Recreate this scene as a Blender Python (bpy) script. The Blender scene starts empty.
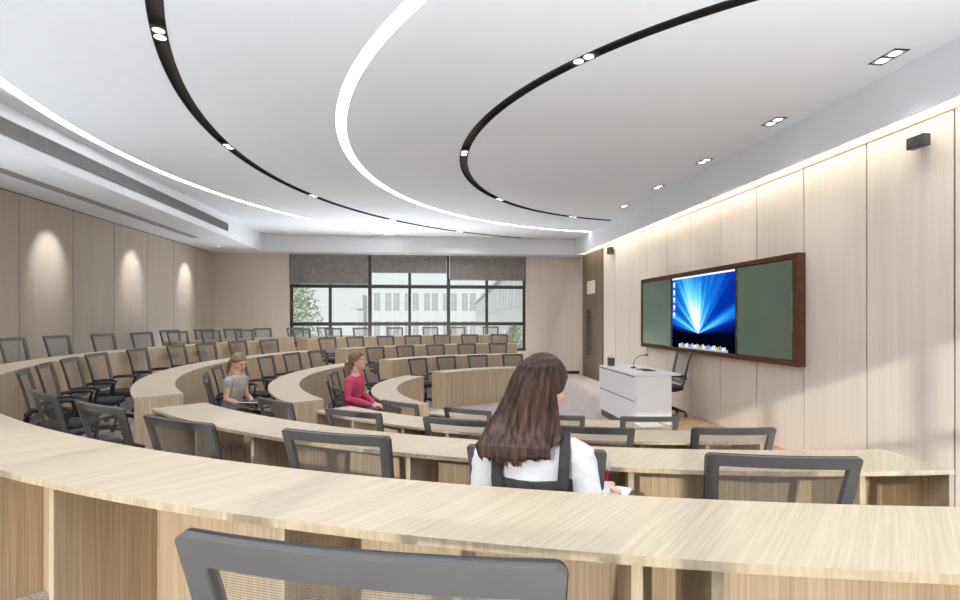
import bpy, bmesh, math, random
from mathutils import Vector, Matrix, noise
random.seed(7)
scene = bpy.context.scene
COL = scene.collection
PI = math.pi
def R(a): return math.radians(a)

# ------------------------------------------------------------------ camera, world, sun, exposure
EYE = 1.88
THETA = math.atan(53 / 514)
cd = bpy.data.cameras.new('camera'); cam = bpy.data.objects.new('camera', cd); COL.objects.link(cam)
cam.location = (0, 0, EYE); cam.rotation_euler = (PI / 2, 0, -THETA)
cd.sensor_width = 36; cd.sensor_fit = 'HORIZONTAL'; cd.lens = 514 / 960 * 36
cd.shift_y = 17.7 / 960; cd.clip_start = 0.05; cd.clip_end = 300
scene.camera = cam
vs = scene.view_settings
vs.view_transform = 'Standard'; vs.look = 'None'; vs.gamma = 1; vs.use_curve_mapping = False
vs.exposure = 0.28
w = bpy.data.worlds.new('world'); scene.world = w; w.use_nodes = True
bg = w.node_tree.nodes['Background']; bg.inputs[0].default_value = (0.72, 0.745, 0.755, 1); bg.inputs[1].default_value = 1.0
SUN_E, STRIP_E, DAY_E, COVE_E, SPOT_E = 2.2, 5.5, 10.0, 12.0, 110.0
MODULE_E = 120.0
def lamp(name, kind, loc, energy, color=(1, 1, 1), direction=None, **kw):
    d = bpy.data.lights.new(name, kind); d.energy = energy; d.color = color
    for k, v in kw.items(): setattr(d, k, v)
    o = bpy.data.objects.new(name, d); COL.objects.link(o); o.location = loc
    if direction is not None: o.rotation_euler = Vector(direction).to_track_quat('-Z', 'Y').to_euler()
    return o
lamp('sun', 'SUN', (0, -5, 8), SUN_E, (1, .955, .89), (0.523, 1, -0.385), angle=R(0.9))
# daylight entering by the windows of the wall behind the camera
lamp('daylight', 'AREA', (0.1, -1.7, 2.55), DAY_E, (.95, .97, 1), (0, 1, 0.55), shape='RECTANGLE', size=7.4, size_y=2.7)
# added fill lamps with no fixtures, low along the walls, brightening the ceiling
lamp('fill_window', 'AREA', (-.5, 16.62, .70), 600, (.88, .94, 1), (0, -1, .12), shape='RECTANGLE', size=6.0, size_y=.2, spread=R(150))
lamp('fill_left', 'AREA', (-6.42, 6.0, .75), 1550, (.88, .94, 1), (1, 0, .38), shape='RECTANGLE', size=.2, size_y=11, spread=R(150))
lamp('fill_board', 'AREA', (4.95, .4, .8), 150, (.88, .94, 1), (-1, .25, .75), shape='RECTANGLE', size=.2, size_y=3.2, spread=R(150))
lamp('fill_rear', 'AREA', (-.6, -.95, .75), 370, (.88, .94, 1), (0, .25, 1), shape='RECTANGLE', size=10, size_y=.2, spread=R(112))

# ------------------------------------------------------------------ materials
def new_mat(name):
    m = bpy.data.materials.new(name); m.use_nodes = True
    nt = m.node_tree; return m, nt, nt.nodes['Principled BSDF']
def N(nt, t, **kw):
    n = nt.nodes.new(t)
    for k, v in kw.items(): setattr(n, k, v)
    return n
def L(nt, a, b): nt.links.new(a, b)
def ramp(nt, src, stops):
    r = N(nt, 'ShaderNodeValToRGB'); e = r.color_ramp.elements
    while len(e) < len(stops): e.new(0.5)
    for k, (p, c) in enumerate(stops): e[k].position = p; e[k].color = (*c, 1)
    L(nt, src, r.inputs[0]); return r.outputs[0]
def mathn(nt, op, a, b=None, c=None):
    n = N(nt, 'ShaderNodeMath', operation=op)
    for i, v in enumerate((a, b, c)):
        if v is None: continue
        if isinstance(v, (int, float)): n.inputs[i].default_value = v
        else: L(nt, v, n.inputs[i])
    return n.outputs[0]
def coords(nt, scale=(1, 1, 1), rot=(0, 0, 0), world=False):
    m = N(nt, 'ShaderNodeMapping'); m.inputs['Scale'].default_value = scale
    if world: src = N(nt, 'ShaderNodeNewGeometry').outputs['Position']
    else: src = N(nt, 'ShaderNodeTexCoord').outputs['Object']
    if any(rot):
        r = N(nt, 'ShaderNodeMapping'); r.inputs['Rotation'].default_value = rot; L(nt, src, r.inputs[0]); src = r.outputs[0]
    L(nt, src, m.inputs[0])
    return m.outputs[0]
def plain(name, col, rough=.5, metal=0, var=0.06, scale=6, bump=0, spec=.5):
    m, nt, b = new_mat(name)
    v = coords(nt, (scale,) * 3)
    n = N(nt, 'ShaderNodeTexNoise'); n.inputs['Scale'].default_value = 1; n.inputs['Detail'].default_value = 3; L(nt, v, n.inputs['Vector'])
    lo = tuple(c * (1 - var) for c in col); hi = tuple(min(1, c * (1 + var)) for c in col)
    L(nt, ramp(nt, n.outputs[0], [(.3, lo), (.7, hi)]), b.inputs['Base Color'])
    b.inputs['Roughness'].default_value = rough; b.inputs['Metallic'].default_value = metal
    b.inputs['Specular IOR Level'].default_value = spec
    if bump:
        bu = N(nt, 'ShaderNodeBump'); bu.inputs['Strength'].default_value = bump; bu.inputs['Distance'].default_value = .004
        L(nt, n.outputs[0], bu.inputs['Height']); L(nt, bu.outputs[0], b.inputs['Normal'])
    return m
def grain(name, lo, hi, scale, rot=(0, 0, 0), rough=.5, lo2=None, fine=1.0, spec=.35):
    """straight-grained laminate: two stretched noises in world axes"""
    m, nt, b = new_mat(name)
    v = coords(nt, scale, rot, world=True)
    n = N(nt, 'ShaderNodeTexNoise'); n.inputs['Scale'].default_value = 1; n.inputs['Detail'].default_value = 2; n.inputs['Roughness'].default_value = .6
    L(nt, v, n.inputs['Vector'])
    v2 = coords(nt, tuple(s * .22 for s in scale), rot, world=True)
    n2 = N(nt, 'ShaderNodeTexNoise'); n2.inputs['Scale'].default_value = 1; n2.inputs['Detail'].default_value = 1; L(nt, v2, n2.inputs['Vector'])
    mix = mathn(nt, 'ADD', mathn(nt, 'MULTIPLY', n.outputs[0], .7 * fine), mathn(nt, 'MULTIPLY', n2.outputs[0], 1 - .7 * fine))
    L(nt, ramp(nt, mix, [(.36, lo), (.64, hi)]), b.inputs['Base Color'])
    b.inputs['Roughness'].default_value = rough; b.inputs['Specular IOR Level'].default_value = spec
    return m
def emit(name, col, s):
    m = bpy.data.materials.new(name); m.use_nodes = True; nt = m.node_tree; nt.nodes.clear()
    e = N(nt, 'ShaderNodeEmission'); o = N(nt, 'ShaderNodeOutputMaterial'); e.inputs[0].default_value = (*col, 1); e.inputs[1].default_value = s
    L(nt, e.outputs[0], o.inputs[0]); return m

M = {}
M['top'] = grain('worktop_laminate', (.44, .36, .255), (.56, .465, .345), (3.0, 110, 60), (0, 0, R(-45)), .42)
M['panel'] = grain('desk_panel_laminate', (.44, .325, .21), (.63, .485, .33), (110, 110, 1.6), rough=.5)
M['edge'] = grain('desk_edge_laminate', (.46, .36, .24), (.62, .50, .35), (60, 60, 2), rough=.5)
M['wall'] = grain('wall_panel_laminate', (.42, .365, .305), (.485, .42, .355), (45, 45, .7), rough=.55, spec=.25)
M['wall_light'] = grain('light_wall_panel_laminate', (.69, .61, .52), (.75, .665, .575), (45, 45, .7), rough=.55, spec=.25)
M['seam'] = plain('seam_dark', (.05, .038, .03), .9)
M['ceiling'] = plain('ceiling_paint', (.83, .85, .88), .9, var=.01, spec=.1)
M['black_metal'] = plain('channel_black', (.02, .019, .018), .4)
M['channel'] = plain('channel_dark_brown', (.055, .047, .042), .45)
M['strip'] = emit('light_strip', (.93, .965, 1), STRIP_E)
M['lens'] = emit('downlight_lens', (1, .98, .95), 1.6)
M['vent'] = plain('grille_grey', (.26, .255, .26), .6)
M['slot'] = plain('slot_grey', (.36, .355, .36), .6)
M['vent_gap'] = plain('grille_gap', (.07, .07, .075), .8)
M['white'] = plain('white_lacquer', (.87, .875, .885), .3, var=.01)
M['frame'] = plain('window_frame', (.035, .034, .033), .4)
M['door'] = grain('door_veneer', (.125, .088, .05), (.19, .135, .08), (55, 55, .8), rough=.45)
M['board_frame'] = grain('board_frame_brown', (.075, .032, .02), (.13, .06, .038), (20, 2, 60), rough=.75, spec=.15)
M['green'] = plain('chalkboard_green', (.12, .175, .12), .4, var=.12, scale=1.2)
M['dark'] = plain('dark_plastic', (.045, .046, .049), .42, var=.1)
M['chair_grey'] = plain('chair_frame_grey', (.088, .086, .086), .42, var=.08)
M['chair_black'] = plain('chair_black', (.014, .014, .017), .5)
M['seat_fabric'] = plain('seat_fabric', (.022, .022, .027), .95, var=.3, scale=160, bump=.4)
M['chrome'] = plain('chrome', (.5, .5, .52), .2, 1)
M['base'] = plain('black_skirting', (.02, .02, .022), .5)
M['skin'] = plain('skin', (.72, .42, .31), .5, var=.04, scale=20)
M['white_cloth'] = plain('white_cloth', (.64, .64, .69), .85, var=.05, scale=14, bump=.5)
M['dark_cloth'] = plain('charcoal_cloth', (.03, .031, .034), .9, var=.2, scale=30)
M['pink'] = plain('pink_knit', (.62, .065, .16), .85, var=.15, scale=40, bump=.5)
M['grey_cloth'] = plain('grey_satin', (.40, .37, .35), .6, var=.15, scale=18, bump=.4)
M['navy'] = plain('navy_cloth', (.014, .016, .028), .9)
M['paper'] = plain('paper', (.85, .85, .84), .8, var=.02)
M['red'] = plain('red_plastic', (.65, .02, .06), .3)
M['lips'] = plain('lips', (.55, .17, .15), .4)
M['eye'] = plain('eye_dark', (.03, .02, .018), .2)
M['eyewhite'] = plain('eye_white', (.75, .73, .7), .3)
M['wood_floor'] = grain('timber_stage', (.33, .21, .12), (.43, .285, .165), (26, 1.6, 10), rough=.4)
M['tree_leaf'] = plain('pale_leaf', (.46, .52, .40), .8, var=.4, scale=2)
M['tree_pink'] = plain('pink_blossom', (.75, .35, .38), .8)
M['bark'] = plain('bark', (.3, .26, .22), .9)
M['facade'] = plain('pale_facade', (.64, .65, .655), .9, var=.02)
M['facade_glass'] = plain('facade_glass', (.36, .39, .41), .6, var=.15)
M['facade_grey'] = plain('grey_facade', (.60, .61, .62), .9, var=.03)
M['asphalt'] = plain('outside_paving', (.5, .5, .5), .9)

def carpet():
    m, nt, b = new_mat('carpet_speckled')
    v = coords(nt, (90,) * 3, world=True)
    n = N(nt, 'ShaderNodeTexNoise'); n.inputs['Scale'].default_value = 1; n.inputs['Detail'].default_value = 4; n.inputs['Roughness'].default_value = .8; L(nt, v, n.inputs['Vector'])
    v2 = coords(nt, (7, 7, 7), world=True)
    n2 = N(nt, 'ShaderNodeTexNoise'); n2.inputs['Scale'].default_value = 1; L(nt, v2, n2.inputs['Vector'])
    c = ramp(nt, mathn(nt, 'ADD', mathn(nt, 'MULTIPLY', n.outputs[0], .85), mathn(nt, 'MULTIPLY', n2.outputs[0], .15)),
             [(.36, (.22, .195, .19)), (.5, (.48, .43, .42)), (.64, (.74, .69, .67))])
    L(nt, c, b.inputs['Base Color']); b.inputs['Roughness'].default_value = 1; b.inputs['Specular IOR Level'].default_value = .1
    return m
M['carpet'] = carpet()
def blindcloth():
    m, nt, b = new_mat('blind_linen')
    n = N(nt, 'ShaderNodeTexNoise'); n.inputs['Scale'].default_value = 1; n.inputs['Detail'].default_value = 3
    L(nt, coords(nt, (60, 60, 9), world=True), n.inputs['Vector'])
    n2 = N(nt, 'ShaderNodeTexNoise'); n2.inputs['Scale'].default_value = 1; n2.inputs['Detail'].default_value = 3
    L(nt, coords(nt, (9, 9, 70), world=True), n2.inputs['Vector'])
    c = ramp(nt, mathn(nt, 'MULTIPLY', mathn(nt, 'ADD', n.outputs[0], n2.outputs[0]), .5), [(.38, (.15, .138, .128)), (.62, (.29, .27, .25))])
    L(nt, c, b.inputs['Base Color']); b.inputs['Roughness'].default_value = .95; return m
M['blind'] = blindcloth()
def glassm():
    m = bpy.data.materials.new('window_glass'); m.use_nodes = True; nt = m.node_tree; nt.nodes.clear()
    t = N(nt, 'ShaderNodeBsdfTransparent'); t.inputs[0].default_value = (.97, .985, .98, 1)
    g = N(nt, 'ShaderNodeBsdfGlossy'); g.inputs['Roughness'].default_value = .02
    x = N(nt, 'ShaderNodeMixShader'); x.inputs[0].default_value = .02; o = N(nt, 'ShaderNodeOutputMaterial')
    L(nt, t.outputs[0], x.inputs[1]); L(nt, g.outputs[0], x.inputs[2]); L(nt, x.outputs[0], o.inputs[0]); return m
M['glass'] = glassm()
def meshfabric():
    """woven chair mesh: open weave, threads opaque, holes transparent"""
    m = bpy.data.materials.new('chair_mesh_weave'); m.use_nodes = True; nt = m.node_tree; b = nt.nodes['Principled BSDF']; out = nt.nodes['Material Output']
    t = N(nt, 'ShaderNodeTexCoord'); s = N(nt, 'ShaderNodeSeparateXYZ'); L(nt, t.outputs['Object'], s.inputs[0])
    fz = mathn(nt, 'FRACT', mathn(nt, 'MULTIPLY', s.outputs[2], 230.0))
    row = mathn(nt, 'FLOOR', mathn(nt, 'MULTIPLY', s.outputs[2], 230.0))
    fx = mathn(nt, 'FRACT', mathn(nt, 'ADD', mathn(nt, 'MULTIPLY', s.outputs[0], 240.0), mathn(nt, 'MULTIPLY', row, .5)))
    thr = mathn(nt, 'MAXIMUM', mathn(nt, 'LESS_THAN', fz, .24), mathn(nt, 'LESS_THAN', fx, .12))
    b.inputs['Base Color'].default_value = (.17, .16, .15, 1); b.inputs['Roughness'].default_value = .7
    tr = N(nt, 'ShaderNodeBsdfTransparent'); x = N(nt, 'ShaderNodeMixShader')
    L(nt, thr, x.inputs[0]); L(nt, tr.outputs[0], x.inputs[1]); L(nt, b.outputs[0], x.inputs[2]); L(nt, x.outputs[0], out.inputs[0])
    return m
M['mesh'] = meshfabric()
def hairm(name, lo, hi, sc=(70, 70, 3)):
    m, nt, b = new_mat(name)
    n = N(nt, 'ShaderNodeTexNoise'); n.inputs['Scale'].default_value = 1; n.inputs['Detail'].default_value = 3; L(nt, coords(nt, sc), n.inputs['Vector'])
    L(nt, ramp(nt, n.outputs[0], [(.35, lo), (.68, hi)]), b.inputs['Base Color'])
    b.inputs['Roughness'].default_value = .5; b.inputs['Specular IOR Level'].default_value = .25
    bu = N(nt, 'ShaderNodeBump'); bu.inputs['Strength'].default_value = .6; bu.inputs['Distance'].default_value = .004
    L(nt, n.outputs[0], bu.inputs['Height']); L(nt, bu.outputs[0], b.inputs['Normal']); return m
M['hair_brown'] = hairm('long_brown_hair', (.018, .008, .007), (.082, .038, .032))
M['hair_blond'] = hairm('blond_hair', (.16, .085, .045), (.42, .27, .16), (90, 90, 25))
M['hair_light'] = hairm('light_brown_hair', (.13, .07, .045), (.32, .2, .13), (90, 90, 25))

# ------------------------------------------------------------------ mesh helpers
def obj(name, bm, mat, parent=None, smooth=False, bevel=0):
    me = bpy.data.meshes.new(name); 
    bmesh.ops.recalc_face_normals(bm, faces=bm.faces)
    bm.to_mesh(me); bm.free()
    for m in (mat if isinstance(mat, (list, tuple)) else [mat]): me.materials.append(m)
    if smooth:
        for p in me.polygons: p.use_smooth = True
    o = bpy.data.objects.new(name, me); COL.objects.link(o)
    if parent is not None: o.parent = parent
    if bevel:
        b = o.modifiers.new('bevel', 'BEVEL'); b.width = bevel; b.segments = 2; b.limit_method = 'ANGLE'
    return o
def empty(name, loc=(0, 0, 0), rz=0):
    o = bpy.data.objects.new(name, None); COL.objects.link(o); o.location = loc; o.rotation_euler = (0, 0, rz); o.empty_display_size = .1
    return o
def tag(o, label, cat, group=None, kind=None):
    o['label'] = label; o['category'] = cat
    if group: o['group'] = group
    if kind: o['kind'] = kind
    return o
def struct(o, label=None):
    o['kind'] = 'structure'
    if label: o['label'] = label
    return o
def B(bm, x0, x1, y0, y1, z0, z1, mi=0, mat=None):
    vs_ = [bm.verts.new((x, y, z)) for x in (x0, x1) for y in (y0, y1) for z in (z0, z1)]
    if mat is not None:
        for v in vs_: v.co = mat @ v.co
    for f in ((0, 1, 3, 2), (4, 6, 7, 5), (0, 4, 5, 1), (2, 3, 7, 6), (0, 2, 6, 4), (1, 5, 7, 3)):
        fc = bm.faces.new([vs_[i] for i in f]); fc.material_index = mi
    return vs_
def box(*a, **k):
    bm = bmesh.new(); B(bm, *a, **k); return bm
def frames(pts):
    pts = [Vector(p) for p in pts]; out = []
    prev = None
    for i, p in enumerate(pts):
        a = pts[max(0, i - 1)]; b = pts[min(len(pts) - 1, i + 1)]
        d = (b - a).normalized()
        if prev is None:
            u = d.orthogonal().normalized()
        else:
            u = (prev - d * prev.dot(d)); u = u.normalized() if u.length > 1e-6 else d.orthogonal().normalized()
        prev = u; out.append((p, d, u, d.cross(u)))
    return out
def ringloft(bm, rings, n, closed=True, mi=0):
    """rings: list of lists of n points"""
    vr = [[bm.verts.new(p) for p in r] for r in rings]
    for a, b in zip(vr, vr[1:]):
        for i in range(n):
            f = bm.faces.new((a[i], a[(i + 1) % n], b[(i + 1) % n], b[i])); f.material_index = mi
    if closed:
        for r in (vr[0][::-1], vr[-1]):
            f = bm.faces.new(r); f.material_index = mi
def tube(bm, pts, rad, n=10, cap=True, flat=1.0, mi=0):
    """round (or flattened) tube with domed ends; rad a number or a list"""
    if not isinstance(rad, (list, tuple)): rad = [rad] * len(pts)
    fr = frames(pts); rings = []
    def ring(p, u, v, r): return [p + (u * math.cos(2 * PI * k / n) + v * flat * math.sin(2 * PI * k / n)) * r for k in range(n)]
    if cap:
        p, d, u, v = fr[0]
        for q in (.97, .7): rings.append(ring(p - d * rad[0] * q, u, v, rad[0] * math.sqrt(1 - q * q)))
    for (p, d, u, v), r in zip(fr, rad): rings.append(ring(p, u, v, r))
    if cap:
        p, d, u, v = fr[-1]
        for q in (.7, .97): rings.append(ring(p + d * rad[-1] * q, u, v, rad[-1] * math.sqrt(1 - q * q)))
    ringloft(bm, rings, n, mi=mi)
def cyl(bm, c, r, h, n=20, r2=None, mi=0):
    r2 = r if r2 is None else r2
    ringloft(bm, [[(c[0] + rr * math.cos(2 * PI * k / n), c[1] + rr * math.sin(2 * PI * k / n), c[2] + z) for k in range(n)] for rr, z in ((r, 0), (r2, h))], n, mi=mi)
def ellipsoid(bm, c, rx, ry, rz, n=20, m=12, rot=None):
    c = Vector(c); rings = []
    for j in range(1, m):
        a = PI * j / m
        r = []
        for k in range(n):
            p = Vector((rx * math.sin(a) * math.cos(2 * PI * k / n), ry * math.sin(a) * math.sin(2 * PI * k / n), -rz * math.cos(a)))
            if rot is not None: p = rot @ p
            r.append(c + p)
        rings.append(r)
    ringloft(bm, rings, n)

# ------------------------------------------------------------------ measures
CX, CY = 2.52, 8.45           # centre of the seating rings
RX, LX, FY, NY = 5.08, -6.58, 16.80, -1.10     # walls: front (board), back, window, window behind the camera
ZC, ZF = 4.41, 3.90           # ceiling, underside of the bulkheads
def pol(r, a, z=0): return Vector((CX + r * math.cos(R(a)), CY + r * math.sin(R(a)), z))
def sector(bm, r0, r1, a0, a1, z0, z1, c=(CX, CY), step=2.0, mi=0):
    n = max(1, int(round(abs(a1 - a0) / step)))
    P = lambda r, a, z: (c[0] + r * math.cos(R(a)), c[1] + r * math.sin(R(a)), z)
    rings = []
    for i in range(n + 1):
        a = a0 + (a1 - a0) * i / n
        rings.append([P(r0, a, z0), P(r1, a, z0), P(r1, a, z1), P(r0, a, z1)])
    ringloft(bm, rings, 4, mi=mi)

# ------------------------------------------------------------------ room shell
def panels_y(name, x0, x1, seams, z0, z1, face):
    """panelled side wall: dark backing, boards with narrow gaps; face = x of the room side"""
    bm = bmesh.new()
    back = face + (.02 if x1 > x0 else -.02)
    B(bm, min(back, x1), max(back, x1), NY, FY, z0, z1, 1)
    for a, b in zip(seams, seams[1:]):
        B(bm, min(face, back), max(face, back), a + .006, b - .006, z0, z1 - .5 if z1 > ZC - .01 else z1, 0)
    return bm
seamR = [NY] + [i + .48 for i in range(-1, 15)]
bm = bmesh.new()
B(bm, RX + .02, RX + .2, NY, FY, 0, ZC, 0)
for a, b in zip(seamR, seamR[1:]): B(bm, RX, RX + .02, a + .010, b - .010, .0, 3.905, 0)
B(bm, RX, RX + .02, 16.42, FY, 0, 3.905, 0)
for a in seamR[1:]: B(bm, RX + .012, RX + .0202, a - .010, a + .010, 0, 3.9, 1)
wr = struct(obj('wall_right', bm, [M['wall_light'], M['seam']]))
seamL = [NY] + [9.06 + 1.277 * k for k in range(-7, 7)]
seamL = [s for s in seamL if s <= FY]; seamL[-1] = FY
bm = bmesh.new()
B(bm, LX - .2, LX - .02, NY, FY, 0, ZF, 1)
for a, b in zip(seamL, seamL[1:]): B(bm, LX - .02, LX, a + .008, b - .008, 0, ZF - .02, 0)
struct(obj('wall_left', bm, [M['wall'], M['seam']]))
WX0, WX1, WZ0, WZ1 = -4.33, 3.26, .78, 3.92
def window_wall(name, y0, y1, yi):
    bm = bmesh.new()
    B(bm, LX - .2, WX0, y0, y1, 0, ZC); B(bm, WX1, RX + .2, y0, y1, 0, ZC)
    B(bm, WX0, WX1, y0, y1, 0, WZ0); B(bm, WX0, WX1, y0, y1, WZ1, ZC)
    return struct(obj(name, bm, M['wall_light']))
window_wall('wall_far', FY, FY + .25, FY)
window_wall('wall_near', NY - .25, NY, NY)
bm = box(WX1, RX, FY - .015, FY, 0, .1); struct(obj('baseboard_far', bm, M['base']))
bm = box(RX - .015, RX, 10.5, 14.45, 0, .1); struct(obj('baseboard_right', bm, M['base']))
def window(name, y, s):
    e = struct(empty(name, ((WX0 + WX1) / 2, y, WZ0)))
    ox, oy, oz = e.location
    bm = bmesh.new(); xs = [-4.32, -3.08, -1.83, -.56, .70, 1.96, 3.25]; d = .07
    for i, x in enumerate(xs):
        hw = .055 if i in (2, 4) else .045
        if i == 0: x += .045
        if i == 6: x -= .045
        B(bm, x - hw - ox, x + hw - ox, -d / 2, d / 2, 0, WZ1 - WZ0)
    for z, hh in ((WZ0 + .045, .045), (EYE - .20, .055), (EYE + 1.01, .055), (WZ1 - .045, .045)):
        B(bm, WX0 - ox, WX1 - ox, -d / 2 - .001, d / 2 + .001, z - hh - oz, z + hh - oz)
    obj('window_frame', bm, M['frame'], e)
    obj('glass_pane', box(WX0 - ox + .01, WX1 - ox - .01, -.004, .004, .02, WZ1 - WZ0 - .02), M['glass'], e)
    return e
window('window_1', FY + .06, 1)
window('window_2', NY - .06, -1)

# floor and the stepped seating
bm = box(LX - .2, RX + .2, NY - .25, FY + .25, -.2, 0)
struct(obj('floor', bm, M['carpet']))
bm = box(4.14, RX, 4.9, 10.2, 0, .004); struct(obj('trim_1', bm, M['wood_floor']), 'timber floor strip along the board wall')
tiers = [(4.41, .2), (5.82, .4), (7.23, .6)]
for k, (r, z) in enumerate(tiers):
    bm = bmesh.new()
    z0 = 0 if k == 0 else tiers[k - 1][1]
    sector(bm, r, 17, -269.9, -90.1 + 0, z0 + (.0 if k == 0 else 0), z)
    for co, no in (((LX, 0, 0), (-1, 0, 0)), ((0, NY, 0), (0, -1, 0)), ((0, FY, 0), (0, 1, 0))):
        g = bm.verts[:] + bm.edges[:] + bm.faces[:]
        bmesh.ops.bisect_plane(bm, geom=g, plane_co=co, plane_no=no, clear_outer=True)
    struct(obj('floor_%d' % (k + 2), bm, M['carpet']), 'stepped seating platform')

# ceiling with recessed ring channels
KX, KY = 5.715, 7.875
RINGS = [(5.21, 'black'), (6.97, 'white'), (8.70, 'black'), (10.49, 'white')]
RW = .13
IX0, IX1, IY0, IY1 = -4.97, 4.77, -.45, 16.13
def clip(bm, x0=IX0, x1=IX1, y0=IY0, y1=IY1):
    for co, no in (((x0, 0, 0), (-1, 0, 0)), ((x1, 0, 0), (1, 0, 0)), ((0, y0, 0), (0, -1, 0)), ((0, y1, 0), (0, 1, 0))):
        bmesh.ops.bisect_plane(bm, geom=bm.verts[:] + bm.edges[:] + bm.faces[:], plane_co=co, plane_no=no, clear_outer=True)
def flat(bm, r0, r1, z, a0=60, a1=300, step=1.0):
    n = int((a1 - a0) / step); pr = None
    for i in range(n + 1):
        a = R(a0 + (a1 - a0) * i / n)
        c = [bm.verts.new((KX + r * math.cos(a), KY + r * math.sin(a), z)) for r in (r0, r1)]
        if pr: bm.faces.new((pr[0], pr[1], c[1], c[0]))
        pr = c
def wallring(bm, r, z0, z1, a0=60, a1=300, step=1.0, mi=0):
    n = int((a1 - a0) / step); pr = None
    for i in range(n + 1):
        a = R(a0 + (a1 - a0) * i / n)
        c = [bm.verts.new((KX + r * math.cos(a), KY + r * math.sin(a), z)) for z in (z0, z1)]
        if pr:
            f = bm.faces.new((pr[0], c[0], c[1], pr[1])); f.material_index = mi
        pr = c
bm = bmesh.new(); last = .5
for r, k in RINGS:
    flat(bm, last, r - RW, ZC); last = r
flat(bm, last, 16, ZC, 40, 320)
clip(bm)
struct(obj('ceiling', bm, M['ceiling']))
bm = box(LX - .2, RX + .2, NY - .25, FY + .25, ZC + .09, ZC + .2)
struct(obj('ceiling_slab', bm, M['ceiling']))
for i, (r, k) in enumerate(RINGS):
    lab = ['inner dark curved channel in the ceiling, nearest the board wall', 'wider arc of white strip light, left of the inner dark channel',
           'outer dark curved channel in the ceiling, sweeping over the left seats', 'outermost arc of white strip light, beside the long air grille'][i]
    e = empty('light_channel' if k == 'black' else 'strip_light', (KX - r, KY, ZC))
    tag(e, lab, 'ceiling light')
    def shift(bm):
        bmesh.ops.translate(bm, verts=bm.verts, vec=-e.location)
    bm = bmesh.new()
    if k == 'black':
        flat(bm, r - RW, r, ZC + .055); clip(bm); shift(bm); obj('channel_bed', bm, M['channel'], e)
        bm = bmesh.new(); wallring(bm, r - RW, ZC - .004, ZC + .055); wallring(bm, r, ZC - .004, ZC + .055)
        for rr in (r - RW, r - .008):
            flat(bm, rr, rr + .008, ZC - .004)
        clip(bm); shift(bm); obj('channel_side', bm, M['black_metal'], e)
        pts = ([(584, 59), (464, 153), (498, 199.6), (572, 217)] if i == 0 else [(158.5, 33.5), (226.5, 146.5), (311.5, 196), (391, 220), (460, 231.5)])
        for (u, v) in pts:
            zc = 514 * (ZC - EYE) / (317.7 - v); xc = (u - 480) * zc / 514
            x = xc * math.cos(THETA) + zc * math.sin(THETA); y = -xc * math.sin(THETA) + zc * math.cos(THETA)
            a = math.atan2(y - KY, x - KX); rc = r - RW / 2
            sp = empty('spot_module', (0, 0, 0)); sp.parent = e
            c = Vector((KX + rc * math.cos(a), KY + rc * math.sin(a), ZC)) - e.location
            sp.location = c; sp.rotation_euler = (0, 0, a)
            bm = bmesh.new(); B(bm, -RW / 2 + .006, RW / 2 - .006, -.15, .15, -.002, .05)
            sp_b = obj('spot_housing', bm, M['black_metal'], sp)
            for s in (-1, 1):
                bm = bmesh.new(); cyl(bm, (0, s * .062, -.006), .05, .006, 24)
                obj('spot_lens', bm, M['lens'], sp)
            l = lamp('module_lamp', 'SPOT', (0, 0, -.05), MODULE_E * (.45 if i == 0 else (.2 if v < 40 else 1.25)), (.95, .97, 1), (0, 0, -1), spot_size=R(160), spot_blend=1.0, shadow_soft_size=.08); l.parent = sp
    else:
        flat(bm, r - RW, r, ZC + .004); clip(bm, y1=IY1 - (.3 if i == 3 else .02)); shift(bm); obj('diffuser', bm, M['strip'], e)
        bm = bmesh.new(); wallring(bm, r - RW, ZC - .003, ZC + .01); wallring(bm, r, ZC - .003, ZC + .01); clip(bm); shift(bm); obj('strip_edge', bm, M['white'], e)
# bulkheads round the raised ceiling
bm = bmesh.new()
B(bm, IX1, IX1 + .03, IY0, IY1, ZF - .01, ZC + .09)                # board side fascia, open slot behind
B(bm, IX0, RX + .02, IY1, FY, ZF, ZC + .09)                         # window side
B(bm, LX - .02, IX0, NY, FY, ZF, ZC + .09)                         # left side soffit
B(bm, IX0, RX + .02, NY, IY0, ZF, ZC + .09)
struct(obj('trim_2', bm, M['ceiling']), 'white ceiling bulkhead')
bm = box(IX1 + .03, RX + .02, IY0, IY1, ZC - .02, ZC); struct(obj('trim_3', bm, M['ceiling']), 'top of the light slot')
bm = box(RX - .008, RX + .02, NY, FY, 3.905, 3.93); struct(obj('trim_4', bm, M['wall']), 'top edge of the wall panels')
# cove lamp in the slot above the board wall
e = tag(empty('cove_light', (4.93, 7.9, ZC - .06)), 'long warm strip light hidden in the ceiling slot above the board wall', 'ceiling light')
obj('cove_profile', box(-.03, .03, -8.2, 8.2, .015, .04), M['white'], e)
o = lamp('cove_lamp', 'AREA', (-.05, 0, .01), COVE_E * 8, (1, .93, .82), None, shape='RECTANGLE', size=.06, size_y=16.2, spread=R(100)); o.parent = e
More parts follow.
